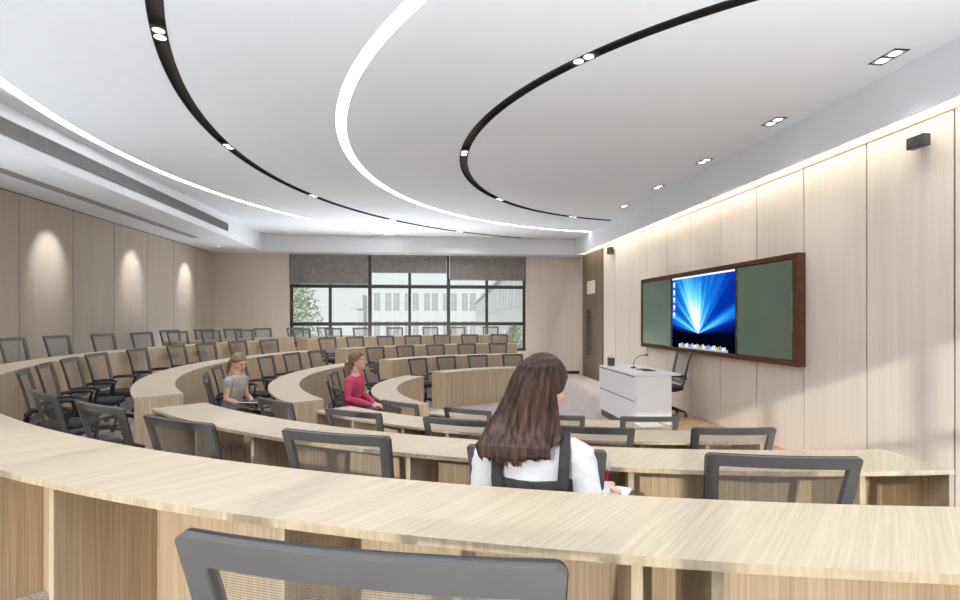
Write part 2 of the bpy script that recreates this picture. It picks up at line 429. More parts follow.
# left soffit: slot diffuser, fascia grille, wall washers
slot_e = e = tag(empty('slot_diffuser', (-5.8, 6, ZF)), 'long narrow grey air slot in the soffit beside the left wall', 'air vent')
bm = bmesh.new(); B(bm, -.09, .09, -6, 7.64, -.006, 0); obj('slot_bed', bm, M['slot'], e)
bm = bmesh.new()
for s in (-.09, -.03, .03, .082): B(bm, s, s + .008, -6, 7.64, -.01, -.004)
obj('slot_blade', bm, M['vent'], e)
e = tag(empty('air_grille', (IX0, 6.5, ZF + .13)), 'long grey linear air grille on the side of the left ceiling bulkhead', 'air vent')
gy0, gy1, gz0, gz1 = -6.0, 6.95, .015, .205
obj('grille_back', box(0, .006, gy0, gy1, gz0, gz1), M['vent_gap'], e)
bm = bmesh.new()
B(bm, .004, .02, gy0, gy1, gz0, gz0 + .012); B(bm, .004, .02, gy0, gy1, gz1 - .012, gz1)
for y in (gy0, -3.6, -1.05, 1.48, 4.0, gy1 - .012): B(bm, .004, .02, y, y + .014, gz0, gz1)
obj('grille_frame', bm, M['vent'], e)
bm = bmesh.new(); y = gy0 + 3
while y < gy1 - .02:
    B(bm, .004, .014, y, y + .011, gz0, gz1); y += .026
obj('slats', bm, M['vent'], e)
def downlight(x, y, label, spot):
    e = tag(empty('downlight', (x, y, ZF)), label, 'ceiling light', 'wall washing downlights')
    bm = bmesh.new(); cyl(bm, (0, 0, -.006), .055, .006, 24); obj('trim_ring', bm, M['white'], e)
    bm = bmesh.new(); cyl(bm, (0, 0, -.009), .04, .004, 24); obj('downlight_lens', bm, M['lens'], e)
    if spot:
        o = lamp('downlight_lamp', 'SPOT', (0, 0, -.03), SPOT_E, (1, .97, .92), None, spot_size=R(52), spot_blend=.9, shadow_soft_size=.04)
        o.rotation_euler = Vector((-.16, 0, -1)).to_track_quat('-Z', 'Y').to_euler(); o.parent = e
downlight(-5.85, 15.2, 'small round downlight in the left soffit, near the window corner', False)
for y in (9.7, 12.25, 14.8):
    o = empty('wall_washer', (0, y - 6, .02)); o.parent = slot_e
    bm = bmesh.new(); cyl(bm, (0, 0, -.02), .03, .03, 16); obj('washer_body', bm, M['black_metal'], o)
    l = lamp('washer_lamp', 'SPOT', (0, 0, -.04), SPOT_E, (1, .97, .92), (-.78, 0, -1.0), spot_size=R(46), spot_blend=.9, shadow_soft_size=.03); l.parent = o
for i, y in enumerate((4.55, 6.2, 7.88, 9.54, 11.24)):
    l = ['twin square downlight nearest the camera beside the board wall', 'twin square downlight second nearest beside the board wall', 'twin square downlight in the middle of the row above the board',
         'twin square downlight, fourth from the camera beside the board wall', 'twin square downlight farthest away, above the lectern'][i]
    e = tag(empty('twin_downlight', (4.45, y, ZC)), l, 'ceiling light', 'twin downlights beside the board wall')
    bm = bmesh.new(); W, H = .075, .15
    B(bm, -W, W, -H, H, -.004, 0); obj('recess_plate', bm, M['white'], e)
    bm = bmesh.new()
    B(bm, -W, -W + .01, -H, H, -.008, 0); B(bm, W - .01, W, -H, H, -.008, 0); B(bm, -W, W, -H, -H + .02, -.008, 0); B(bm, -W, W, H - .02, H, -.008, 0); B(bm, -W, W, -.012, .012, -.008, 0)
    obj('black_frame', bm, M['black_metal'], e)
    l = lamp('downlight_lamp', 'SPOT', (0, 0, -.05), MODULE_E * .4, (.95, .97, 1), (0, 0, -1), spot_size=R(80), spot_blend=1.0, shadow_soft_size=.08); l.parent = e
    for s in (-1, 1):
        bm = bmesh.new(); cyl(bm, (0, s * .07, -.01), .052, .005, 24); obj('downlight_lens', bm, M['lens'], e)

# ------------------------------------------------------------------ door, board, speakers
e = struct(empty('door_1', (RX, 15.42, 0)))
obj('door_leaf', box(-.035, -.001, -.47, .90, .01, 3.88), M['door'], e)
obj('side_leaf', box(-.035, -.001, -1.0, -.485, .01, 3.88), M['door'], e)
obj('door_pane', box(-.042, -.034, -.35, .42, 2.62, 3.02), plain('frosted_pane', (.78, .70, .58), .3), e)
bm = bmesh.new()
for yy in (.02, .20):
    tube(bm, [(-.10, yy, .74), (-.10, yy, 2.12)], .025, 8)
    for zz in (.95, 1.9): tube(bm, [(-.10, yy, zz), (-.03, yy, zz)], .018, 6)
obj('door_handle', bm, M['dark'], e)

e = tag(empty('chalkboard', (RX, 8.98, 1.215)), 'wide brown-framed green sliding chalkboard around the big screen', 'chalkboard')
HL, HH = 2.54, 1.545
bm = bmesh.new()
B(bm, -.13, -.002, -HL, HL, 0, .075); B(bm, -.13, -.002, -HL, HL, HH - .075, HH)
B(bm, -.13, -.002, -HL, -HL + .09, .07, HH - .07); B(bm, -.13, -.002, HL - .07, HL, .07, HH - .07)
obj('board_frame', bm, M['board_frame'], e, bevel=.006)
obj('board_back', box(-.04, -.001, -HL + .05, HL - .05, .05, HH - .05), M['board_frame'], e)
S0, S1 = -.93, .93
# screen y-extent measured in the photograph
SY0, SY1 = 7.83 - 8.98, 10.0 - 8.98
obj('green_panel', box(-.115, -.085, -HL + .10, SY0 - .03, .085, HH - .085), M['green'], e)
obj('green_panel', box(-.115, -.085, SY1 + .05, HL - .08, .085, HH - .085), M['green'], e)
for y in (-HL + .095, SY0 - .025, SY1 + .05):
    obj('rail', box(-.125, -.11, y - .007, y + .007, .09, HH - .09), M['dark'], e)
for z in (.35, .62, 1.0, 1.25): obj('pull_strip', box(-.128, -.124, SY0 - .035, SY0 - .02, z, z + .1), M['chrome'], e)
for z in (.5, .8): obj('pull_strip', box(-.129, -.124, -HL + .088, -HL + .10, z, z + .22), M['chrome'], e)

def screenmat(wd, ht):
    m = bpy.data.materials.new('screen_picture'); m.use_nodes = True; nt = m.node_tree; nt.nodes.clear()
    t = N(nt, 'ShaderNodeTexCoord'); s = N(nt, 'ShaderNodeSeparateXYZ'); L(nt, t.outputs['Object'], s.inputs[0])
    X = mathn(nt, 'DIVIDE', s.outputs[1], -wd); Y = mathn(nt, 'DIVIDE', s.outputs[2], ht)     # -.5..+.5 rightwards, 0..1 up
    dx = mathn(nt, 'SUBTRACT', X, -.03); dy = mathn(nt, 'SUBTRACT', Y, .22)
    ang = mathn(nt, 'ARCTAN2', dx, dy)
    d = mathn(nt, 'SQRT', mathn(nt, 'ADD', mathn(nt, 'MULTIPLY', dx, dx), mathn(nt, 'MULTIPLY', dy, dy)))
    def nz(scale, off, detail=2):
        c = N(nt, 'ShaderNodeCombineXYZ'); L(nt, mathn(nt, 'MULTIPLY', ang, scale), c.inputs[0]); L(nt, mathn(nt, 'MULTIPLY', d, .5), c.inputs[1]); c.inputs[2].default_value = off
        n = N(nt, 'ShaderNodeTexNoise'); n.inputs['Scale'].default_value = 1; n.inputs['Detail'].default_value = detail; L(nt, c.outputs[0], n.inputs['Vector']); return n.outputs[0]
    ray = mathn(nt, 'POWER', mathn(nt, 'MULTIPLY', nz(2.6, 3.3), 1.7), 3.0)
    fine = mathn(nt, 'ADD', mathn(nt, 'MULTIPLY', nz(11, 1.3), .9), .45)
    fall = mathn(nt, 'EXPONENT', mathn(nt, 'MULTIPLY', d, -1.75))
    side = mathn(nt, 'ABSOLUTE', mathn(nt, 'SUBTRACT', mathn(nt, 'ABSOLUTE', ang), 1.12))
    wings = mathn(nt, 'MULTIPLY', mathn(nt, 'EXPONENT', mathn(nt, 'MULTIPLY', mathn(nt, 'MULTIPLY', side, side), -60)), mathn(nt, 'SUBTRACT', .75, mathn(nt, 'MULTIPLY', d, .35)))
    core = mathn(nt, 'EXPONENT', mathn(nt, 'MULTIPLY', mathn(nt, 'ABSOLUTE', mathn(nt, 'ADD', ang, .22)), -1.5))
    I = mathn(nt, 'MULTIPLY', mathn(nt, 'MULTIPLY', mathn(nt, 'ADD', mathn(nt, 'MULTIPLY', ray, .5), mathn(nt, 'MULTIPLY', core, 1.0)), fine), mathn(nt, 'MULTIPLY', fall, 1.45))
    I = mathn(nt, 'ADD', I, mathn(nt, 'MULTIPLY', wings, .55))
    up = N(nt, 'ShaderNodeMapRange', interpolation_type='SMOOTHSTEP'); L(nt, mathn(nt, 'ABSOLUTE', ang), up.inputs[0])
    up.inputs[1].default_value = 1.62; up.inputs[2].default_value = 1.02; up.inputs[3].default_value = .0; up.inputs[4].default_value = 1
    I = mathn(nt, 'MULTIPLY', I, up.outputs[0])
    I = mathn(nt, 'ADD', I, mathn(nt, 'MULTIPLY', mathn(nt, 'MAXIMUM', dy, 0), .16))
    st = N(nt, 'ShaderNodeTexVoronoi'); st.inputs['Scale'].default_value = 9; L(nt, t.outputs['Object'], st.inputs['Vector'])
    star = mathn(nt, 'LESS_THAN', st.outputs['Distance'], .055)
    I2 = mathn(nt, 'ADD', I, mathn(nt, 'MULTIPLY', star, .35))
    c = ramp(nt, I2, [(0, (.0008, .001, .006)), (.1, (.001, .006, .09)), (.28, (.002, .035, .38)), (.5, (.01, .20, .72)), (.72, (.12, .62, .88)), (1, (.80, .95, .97))])
    e_ = N(nt, 'ShaderNodeEmission'); L(nt, c, e_.inputs[0]); e_.inputs[1].default_value = 1.0
    o = N(nt, 'ShaderNodeOutputMaterial'); L(nt, e_.outputs[0], o.inputs[0]); return m
sc = tag(empty('wall_screen', (RX, 8.92, 1.285)), 'large lit screen with a blue light burst, between the green chalkboards', 'screen')
SW = 1.085
obj('screen_body', box(-.118, -.045, -SW, SW + .02, -.015, 1.405), M['black_metal'], sc, bevel=.004)
obj('display', box(-.121, -.117, -SW + .02, SW - .02, .005, 1.385), screenmat(2.13, 1.38), sc)
obj('menu_bar', box(-.1225, -.1205, -SW + .02, SW - .02, 1.352, 1.385), emit('menu_white', (.85, .87, .92), 1), sc)
bm = bmesh.new(); B(bm, -.1225, -.1205, -.87, .80, .008, .055); obj('dock', bm, emit('dock_grey', (.35, .38, .45), 1), sc)
cols = [(.8, .85, .9), (.15, .35, .8), (.9, .9, .92), (.85, .6, .15), (.45, .65, .9), (.7, .72, .78), (.2, .5, .3), (.9, .92, .95), (.8, .2, .2), (.3, .3, .35)]
icm = [emit('icon_%d' % i, c, 1) for i, c in enumerate(cols)]
bm = bmesh.new()
for k in range(26):
    y = .765 - k * .062; B(bm, -.1245, -.1215, y - .022, y + .022, .035, .085 + .012 * ((k * 7) % 3), mi=(k * 3) % 10)
obj('dock_icons', bm, icm, sc)
bm = bmesh.new()
for k in range(5):
    z = 1.27 - k * .15; B(bm, -.1245, -.1215, .95, 1.02, z - .045, z + .03, mi=(0 if k % 2 else 2)); B(bm, -.1245, -.1215, .94, 1.03, z - .075, z - .06, mi=5)
obj('desktop_icons', bm, icm, sc)

def speaker(y, z, L_, h, d, label):
    e = tag(empty('wall_speaker', (RX, y, z)), label, 'speaker', 'small wall speakers on the board wall')
    obj('speaker_case', box(-d - .03, -.03, -L_, L_, -h, h), M['dark'], e, bevel=.006)
    obj('speaker_grille', box(-d - .036, -d - .029, -L_ + .012, L_ - .012, -h + .012, h - .012), plain('speaker_cloth', (.07, .07, .078), .9), e)
    for yy, r in ((-.35 * L_, h * .62), (.5 * L_, h * .33)):
        bm = bmesh.new()
        n = 24; P = [[(-d - .04 + q, yy + rr * math.cos(2 * PI * k / n), rr * math.sin(2 * PI * k / n)) for k in range(n)] for rr, q in ((r, .004), (r, 0), (r * .75, 0), (r * .6, .003))]
        ringloft(bm, P, n)
        obj('speaker_cone', bm, M['vent_gap'], e)
    obj('wall_bracket', box(-.032, 0, -.03, .03, -.03, .03), M['dark'], e)
speaker(4.78, 3.682, .095, .06, .085, 'small oblong dark grey speaker high on the board wall at the right')
speaker(13.62, 3.71, .085, .095, .13, 'small dark speaker on the board wall beside the brown door')

# ------------------------------------------------------------------ blinds
def blind(x0, x1, zb, label):
    e = tag(empty('roller_blind', ((x0 + x1) / 2, FY - .06, zb)), label, 'roller blind', 'grey roller blinds on the window')
    hw = (x1 - x0) / 2; t = 3.90 - zb
    bm = bmesh.new(); n = 24
    pr = None
    for i in range(n + 1):
        x = -hw + 2 * hw * i / n; y = .006 * math.sin(i * 1.1) + (.012 if abs(i - n / 2) < .6 else 0)
        c = [bm.verts.new((x, y + q, z)) for q, z in ((-.003, .02), (-.003, t), (.003, t), (.003, .02))]
        if pr:
            for k in range(4): bm.faces.new((pr[k], pr[(k + 1) % 4], c[(k + 1) % 4], c[k]))
        pr = c
    obj('blind_fabric', bm, M['blind'], e)
    obj('bottom_rail', box(-hw, hw, -.014, .014, -.012, .022), M['vent'], e, bevel=.004)
    bm = bmesh.new(); tube(bm, [(-hw, .01, t - .03), (hw, .01, t - .03)], .026, 10, cap=False); obj('roller_tube', bm, M['vent'], e)
    bm = bmesh.new(); tube(bm, [(-hw - .012, -.01, t), (-hw - .012, -.01, .05)], .009, 6); obj('pull_chain', bm, M['white'] if x0 > 0 else M['black_metal'], e)
blind(-4.29, -1.87, 2.96, 'grey roller blind over the left window bay, hanging lowest')
blind(-1.78, .63, 3.33, 'grey roller blind over the middle window bay, raised highest')
blind(.74, 3.22, 3.11, 'grey roller blind over the right window bay, half way down')

# ------------------------------------------------------------------ desks
TH = .022
def desk(kind_row, r, zfl, a0, a1, dividers, label, group):
    """curved desk: worktop, panel on the inner side, end panels and dividers"""
    c = pol(r + .2, (a0 + a1) / 2, zfl)
    e = tag(empty('curved_desk', c), label, 'desk', group)
    def fin(name, bm, m, **k):
        bmesh.ops.translate(bm, verts=bm.verts, vec=-c); return obj(name, bm, m, e, **k)
    z1 = zfl + .75
    bm = bmesh.new(); sector(bm, r, r + .4, a0, a1, z1 - TH, z1, step=1.0)
    for f in bm.faces:
        f.normal_update()
        if abs(f.normal.z) < .5: f.material_index = 1
    fin('worktop', bm, [M['top'], M['edge']])
    bm = bmesh.new(); sector(bm, r + .004, r + .026, a0, a1, zfl, z1 - TH, step=1.0); fin('front_panel', bm, M['panel'])
    da = math.degrees(.024 / r)
    for a, s in ((a0, 1), (a1, -1)):
        bm = bmesh.new(); sector(bm, r + .027, r + .397, a, a + s * da, zfl, z1 - TH, step=5); fin('end_panel', bm, M['panel'])
    for a in dividers:
        bm = bmesh.new(); sector(bm, r + .028, r + .375, a - da / 2, a + da / 2, zfl, z1 - TH - .001, step=5)
        for f in bm.faces:
            f.normal_update()
            rad = (f.calc_center_median() - Vector((CX, CY, f.calc_center_median().z))).length
            if rad > r + .37: f.material_index = 1
        fin('divider', bm, [M['panel'], M['edge']])
    return e
RA, RB, RC, RD, RE = 7.23, 5.83, 4.42, 3.0, 8.63
gN, gL, gW = 'curved desks of the near block', 'curved desks of the left block', 'curved desks of the window block'
desk('A', RA, .6, -139, -90, (-133.6, -126.6, -119.6, -112.5, -105.6, -104.3, -98), 'long curved oak desk crossing the foreground, nearest the camera', gN)
desk('B', RB, .4, -139.3, -90, (-132, -125.8, -115.0, -104.2, -94.1), 'long curved oak desk in front of the long-haired woman in white', gN)
desk('C', RC, .2, -138.8, -90, (-132, -124.7, -119.4, -113, -107, -100.9, -95), 'curved oak desk second from the lectern in the near block', gN)
desk('D', RD, 0, -137.5, -90, (-125, -113, -101), 'shortest curved oak desk of the near block, closest to the lectern', gN)
desk('A', RA, .6, 146, 214, (155, 165, 175, 185, 195, 205), 'outermost curved oak desk on the left, behind the second line of left chairs', gL)
desk('B', RB, .4, 147.5, 213.8, (158, 170, 182, 194, 204), 'left curved oak desk whose end panel stands behind the leftmost aisle chairs', gL)
desk('C', RC, .2, 148, 213.4, (160, 173, 186, 200), 'curved oak desk between the girl in grey and the woman in pink', gL)
desk('D', RD, 0, 149.3, 213.5, (170, 183, 196), 'short crescent oak desk in front of the woman in pink', gL)
desk('D', RD, 0, 88.5, 135.4, (104, 116, 128), 'front curved oak desk of the window block, with a tall plain panel', gW)
desk('C', RC, .2, 91, 138, (101, 111, 121, 131), 'second curved oak desk of the window block, counted from the floor', gW)
desk('B', RB, .4, 90, 139, (97, 104.5, 112, 119, 127, 134), 'third curved oak desk of the window block, counted from the floor', gW)
desk('A', RA, .6, 89.5, 139.4, (97, 104, 111, 119, 126, 133), 'topmost curved oak desk just below the window', gW)
desk('E', RE, .6, 121, 157, (127, 133, 139, 145, 151), 'rear curved oak desk in the corner between left wall and window', gL)

# ------------------------------------------------------------------ chairs
def backy(x, z):
    t = (z - .5) / .50
    return -.19 - .115 * t + .02 * t * (1 - t) * 2 + .022 * (x / .27) ** 2
def rr_loop(w0, w1, z0, z1, r, n=6):
    """rounded trapezium outline in x,z: half widths w0 (bottom), w1 (top)"""
    pts = []
    cs = [((w1 - r), z1 - r, 0), (-(w1 - r), z1 - r, 90), (-(w0 - r), z0 + r, 180), ((w0 - r), z0 + r, 270)]
    for cx, cz, a in cs:
        for k in range(n + 1):
            q = R(a + 90 * k / n); pts.append((cx + r * math.cos(q), cz + r * math.sin(q)))
        # straight runs get extra points so that the curve of the back shows
        nx = cs[(cs.index((cx, cz, a)) + 1) % 4]
        p0 = pts[-1]; q = R(nx[2]); p1 = (nx[0] + r * math.cos(q), nx[1] + r * math.sin(q))
        for k in range(1, 8): pts.append((p0[0] + (p1[0] - p0[0]) * k / 8, p0[1] + (p1[1] - p0[1]) * k / 8))
    return pts
def make_chair():
    e = empty('office_chair')
    # back frame
    zt, zb = .987, .50
    out = rr_loop(.235, .264, zb, zt, .014); inn = rr_loop(.190, .218, zb + .055, zt - .045, .006)
    bm = bmesh.new(); n = len(out); D = .017
    rings = []
    for loop, dy in ((out, D - .006), (out, -.002), ([(x * .996, .75 + (z - .75) * .996) for x, z in out], -D + .006), ([(x * 1.01, .75 + (z - .75) * 1.005) for x, z in inn], -D + .006), (inn, -D + .009), (inn, D - .006)):
        rings.append([(x, backy(x, z) + dy, z) for x, z in loop])
    ringloft(bm, rings + [rings[0]], n, closed=False)
    bmesh.ops.remove_doubles(bm, verts=bm.verts, dist=.00005)
    obj('back_frame', bm, M['chair_grey'], e, smooth=False)
    # mesh
    bm = bmesh.new(); nx, nz_ = 12, 12; g = []
    for j in range(nz_ + 1):
        z = zb + .045 + (zt - zb - .09) * j / nz_; hw = .194 + (.224 - .194) * j / nz_
        g.append([bm.verts.new((-hw + 2 * hw * i / nx, backy(-hw + 2 * hw * i / nx, z) + .004, z)) for i in range(nx + 1)])
    for j in range(nz_):
        for i in range(nx): bm.faces.new((g[j][i], g[j][i + 1], g[j + 1][i + 1], g[j + 1][i]))
    obj('back_mesh', bm, M['mesh'], e, smooth=True)
    # dark welt along the top and sides
    bm = bmesh.new()
    loop = [(x, z) for x, z in out if z > .62]
    loop = sorted(loop, key=lambda p: math.atan2(p[1] - .62, p[0]))
    tube(bm, [(x * .99, backy(x, z) + D - .008, z - .002) for x, z in loop], .0045, 6); obj('piping', bm, M['chair_black'], e)
    # lumbar bar and spine
    bm = bmesh.new()
    pts = [(x, backy(x, .585) - .03, .585) for x in (-.19, -.12, -.05, .05, .12, .19)]
    tube(bm, pts, .016, 8, flat=1.5)
    obj('lumbar_bar', bm, M['chair_black'], e, smooth=True)
    bm = bmesh.new(); tube(bm, [(0, -.235, .58), (0, -.26, .48), (0, -.20, .40), (0, -.02, .385)], [.02, .024, .026, .026], 8, flat=1.3)
    obj('spine', bm, M['chair_black'], e, smooth=True)
    # seat
    bm = bmesh.new(); n = 28
    def srow(s, z, hw, hd): return [(hw * s * math.copysign(abs(math.cos(2 * PI * k / n)) ** .5, math.cos(2 * PI * k / n)),
                                     .03 + hd * s * math.copysign(abs(math.sin(2 * PI * k / n)) ** .5, math.sin(2 * PI * k / n)), z) for k in range(n)]
    ringloft(bm, [srow(.9, .405, .25, .24), srow(1, .42, .25, .24), srow(1, .455, .25, .24), srow(.95, .472, .25, .24), srow(.6, .478, .25, .24), srow(.1, .474, .25, .24)], n)
    obj('seat', bm, M['seat_fabric'], e, smooth=True)
    obj('seat_plate', box(-.11, .11, -.12, .13, .372, .405), M['chair_black'], e, bevel=.01)
    for s in (-1, 1):
        bm = bmesh.new()
        tube(bm, [(s * .21, .06, .392), (s * .262, .06, .40), (s * .275, .065, .46), (s * .278, .08, .58), (s * .275, .10, .625), (s * .27, .05, .642), (s * .265, -.06, .642), (s * .255, -.17, .632), (s * .235, -.205, .60)],
             [.014, .014, .014, .014, .016, .018, .018, .016, .012], 8, flat=1.25)
        obj('armrest', bm, M['chair_black'], e, smooth=True)
    bm = bmesh.new(); cyl(bm, (0, 0, .09), .028, .16, 14); cyl(bm, (0, 0, .24), .017, .135, 12); obj('gas_lift', bm, M['chair_black'], e, smooth=False)
    bm = bmesh.new()
    for k in range(5):
        a = 2 * PI * k / 5 + .3; c, s = math.cos(a), math.sin(a)
        tube(bm, [(0, 0, .115), (.15 * c, .15 * s, .105), (.275 * c, .275 * s, .075)], [.028, .02, .014], 8)
    obj('star_base', bm, M['chair_black'], e, smooth=True)
    for k in range(5):
        a = 2 * PI * k / 5 + .3; c, s = math.cos(a), math.sin(a)
        bm = bmesh.new(); mt = Matrix.Translation((.285 * c, .285 * s, .027)) @ Matrix.Rotation(a + .5, 4, 'Z') @ Matrix.Rotation(PI / 2, 4, 'Y')
        cyl(bm, (0, 0, -.02), .0265, .04, 14); bmesh.ops.transform(bm, matrix=mt, verts=bm.verts)
        B(bm, .285 * c - .008, .285 * c + .008, .285 * s - .008, .285 * s + .008, .045, .08)
        obj('caster', bm, M['dark'], e)
    return e
proto = make_chair()
kids = list(proto.children)
used = [False]
def place_chair(loc, rz, label, group):
    if not used[0]:
        c = proto; used[0] = True
    else:
        c = proto.copy(); COL.objects.link(c)
        for ch in kids:
            d = ch.copy(); COL.objects.link(d); d.parent = c
    c.location = loc; c.rotation_euler = (0, 0, rz); tag(c, label, 'chair', group)
    return c
def seat(r_desk, zfl, a, label, group, jit=0):
    return place_chair(pol(r_desk - .315, a, zfl), R(a) + PI / 2 + R(jit), label, group)
ORD = ['first', 'second', 'third', 'fourth', 'fifth', 'sixth', 'seventh', 'eighth', 'ninth', 'tenth', 'eleventh']
def row(r, z, angs, fmt, group):
    for k, a in enumerate(angs):
        lb = fmt.format(ORD[k]) if isinstance(fmt, str) else fmt[k]
        if isinstance(a, tuple): seat(a[0], z, a[1], lb, group, a[2])
        else: seat(r, z, a, lb, group, random.uniform(-1.2, 1.2))
# near block, backs to the camera
row(8.24, .6, [(8.24, -108.6, 2)], ['large grey-framed mesh chair back at the bottom edge, closest to the camera'], 'chairs of the near block')
row(6.91, .4, [-92.9, (6.88, -100.45, -2), (6.90, -108.0, 2), (6.88, -115.3, 2), (6.94, -122.7, 0), (6.92, -129.8, 4), (6.98, -136.8, 4)],
    ['mesh chair cut off by the right edge of the view', 'mesh chair at the right, beside the sunlit wall, behind the foreground desk', 'mesh chair the long-haired woman in white sits on',
     'mesh chair directly left of the long-haired woman, at the same desk', 'mesh chair in front of the tall end panel at the left', 'mesh chair seen at an angle beyond the foreground desk, left of the end panel',
     'narrowly seen mesh chair in the left aisle, just beyond the foreground desk'], 'chairs of the near block')
row(5.51, .2, [(5.46, -96.3, 0), -105.6, (5.48, -115.1, 0), (5.52, -124.2, 2), (5.52, -134.0, 0)],
    ['mesh chair in front of the lit wall foot, right end of the second near desk', 'mesh chair right of the long-haired woman, one desk further forward', 'mesh chair left of the long-haired woman, one desk further forward',
     'mesh chair below the woman in pink, nearer the camera', 'mesh chair just right of the girl in grey, at the near desk'], 'chairs of the near block')
row(4.09, 0, [(4.06, -97.4, 0), -109.4, (4.08, -121.7, -2), (4.10, -134.0, 2)],
    ['mesh chair directly in front of the white lectern', 'mesh chair half hidden by the brown hair, closest desk to lectern', 'mesh chair in front of the plain desk panel, left of the brown hair',
     'mesh chair beside the short crescent desk, in the aisle'], 'chairs of the near block')
row(8.28, .6, [93.2, 100.8, 107.1, 115.2, 122.7, 128.8, 135.5], 'mesh chair on the top row against the window, {} from the right', 'chairs of the window block')
row(6.90, .4, [93.1, 100.7, 107.8, 115.2, 122.3, 129.9, 136.8], 'mesh chair in the window block, second row from the top, {} from the right', 'chairs of the window block')
row(5.50, .2, [96.3, 105.6, 115.0, 124.2, 133.5], 'mesh chair in the window block, third row from the top, {} from the right', 'chairs of the window block')
row(4.08, 0, [96.2, 109.1, 121.2, 132.6], 'mesh chair in the window block, lowest row, {} from the right', 'chairs of the window block')
row(8.55, .6, [145.7, 151.8, 157.7, 163.6, 169.7, 176.4, 182.4], 'mesh chair along the left wall, upper row, {} from the window side', 'chairs of the left block')
row(7.12, .4, [(7.17, 148.9, 0), (7.17, 155.9, 3), (7.15, 163.2, 0), (7.15, 169.6, 3), (7.17, 177.8, 0), (7.15, 187.0, -3), (7.1, 194.0, 0), (7.1, 200.6, 0), (7.1, 207.2, 0)], 'mesh chair in the left block, second row from the wall, {} from the window', 'chairs of the left block')
row(5.58, .2, [150.8, 159.1, 168.0, 178.2, 188.6, 198.4, 206.0], 'mesh chair in the row of the girl in grey, {} from the window', 'chairs of the left block')
row(4.08, 0, [154.0, 165.6, 177.6, 190.8, 204.0], 'mesh chair in the row of the woman in pink, {} from the window', 'chairs of the left block')
row(9.68, .6, [125.9, 131.6, 137.5, 142.7, 147.5, 152.8], 'mesh chair in the rear corner row, {} from the window', 'chairs of the rear corner row')
lc = place_chair((4.60, 9.50, 0), R(86), 'mesh chair with an upright back behind the white lectern', 'lecturer chair')

lc.scale = (1.24, 1.24, 1.24)
# ------------------------------------------------------------------ lectern and what stands on it
e = tag(empty('lectern', (3.74, 8.86, 0)), 'white lectern cabinet with two horizontal front panels and a brown plinth', 'lectern')
x0, x1, y0, y1 = 3.33 - 3.74, 3.97 - 3.74, 8.02 - 8.86, 9.70 - 8.86
obj('plinth', box(x0 + .03, x1 - .03, y0 + .03, y1 - .03, 0, .13), M['door'], e)
obj('body', box(x0 + .022, x1, y0 + .02, y1 - .02, .13, .925), M['white'], e, bevel=.004)
obj('side_panel', box(x0 + .045, x1, y0, y0 + .02, .13, .925), M['white'], e, bevel=.003)
obj('front_panel', box(x0, x0 + .021, y0 + .0, y1, .13, .515), M['white'], e, bevel=.003)
obj('front_panel', box(x0, x0 + .021, y0 + .0, y1, .53, .915), M['white'], e, bevel=.003)
bm = bmesh.new(); B(bm, x0 + .006, x0 + .02, y0 + .01, y1 - .01, .512, .533); B(bm, x0 + .004, x0 + .02, y0 + .005, y1 - .005, .912, .932); obj('shadow_gap', bm, M['black_metal'], e)
obj('top', box(x0 - .0, x1 + .16, y0, y1, .932, .962), M['white'], e, bevel=.004)
TZ = .962
e = tag(empty('gooseneck_microphone', (3.74, 9.02, TZ)), 'thin black gooseneck microphone on the lectern', 'microphone')
bm = bmesh.new(); n = 16
cyl(bm, (0, 0, 0), .055, .022, 20, .045); obj('mic_base', bm, M['dark'], e)
bm = bmesh.new(); tube(bm, [(0, 0, .02), (-.0, -.01, .10), (.03, -.04, .19), (.10, -.10, .24), (.15, -.14, .25)], .0065, 8); obj('gooseneck', bm, M['dark'], e, smooth=True)
bm = bmesh.new(); tube(bm, [(.15, -.14, .25), (.19, -.17, .25)], .014, 10); obj('mic_head', bm, M['black_metal'], e, smooth=True)
e = tag(empty('tablet', (3.80, 8.62, TZ), R(8)), 'flat grey tablet lying on the lectern top', 'tablet')
obj('tablet_body', box(-.10, .10, -.16, .16, 0, .014), M['dark'], e, bevel=.004)
obj('tablet_glass', box(-.09, .09, -.15, .15, .014, .016), plain('dark_glass', (.12, .12, .13), .1), e)
e = tag(empty('pen_holder', (3.50, 9.52, TZ)), 'dark pen holder with pens on the far end of the lectern', 'pen holder')
bm = bmesh.new(); n = 20
ringloft(bm, [[(r * math.cos(2 * PI * k / n), r * math.sin(2 * PI * k / n), z) for k in range(n)] for r, z in ((.066, 0), (.07, .15), (.063, .15), (.06, .012))], n); obj('cup', bm, M['chair_grey'], e, smooth=False)
for k, (dx, dy, h) in enumerate(((.02, .01, .2), (-.03, .015, .185), (.0, -.03, .21))):
    bm = bmesh.new(); tube(bm, [(dx * .5, dy * .5, .02), (dx * 1.3, dy * 1.3, h)], .006, 6); obj('pen', bm, M['black_metal'] if k else M['white'], e)
tag(obj('sunlit_sheet', box(2.20, 2.46, 5.12, 5.32, .7505, .754), M['paper']), 'white sheet for the sunlit corner of the desk in front of the lectern', 'paper')  # white sheet stands in for sunlight on the desk corner

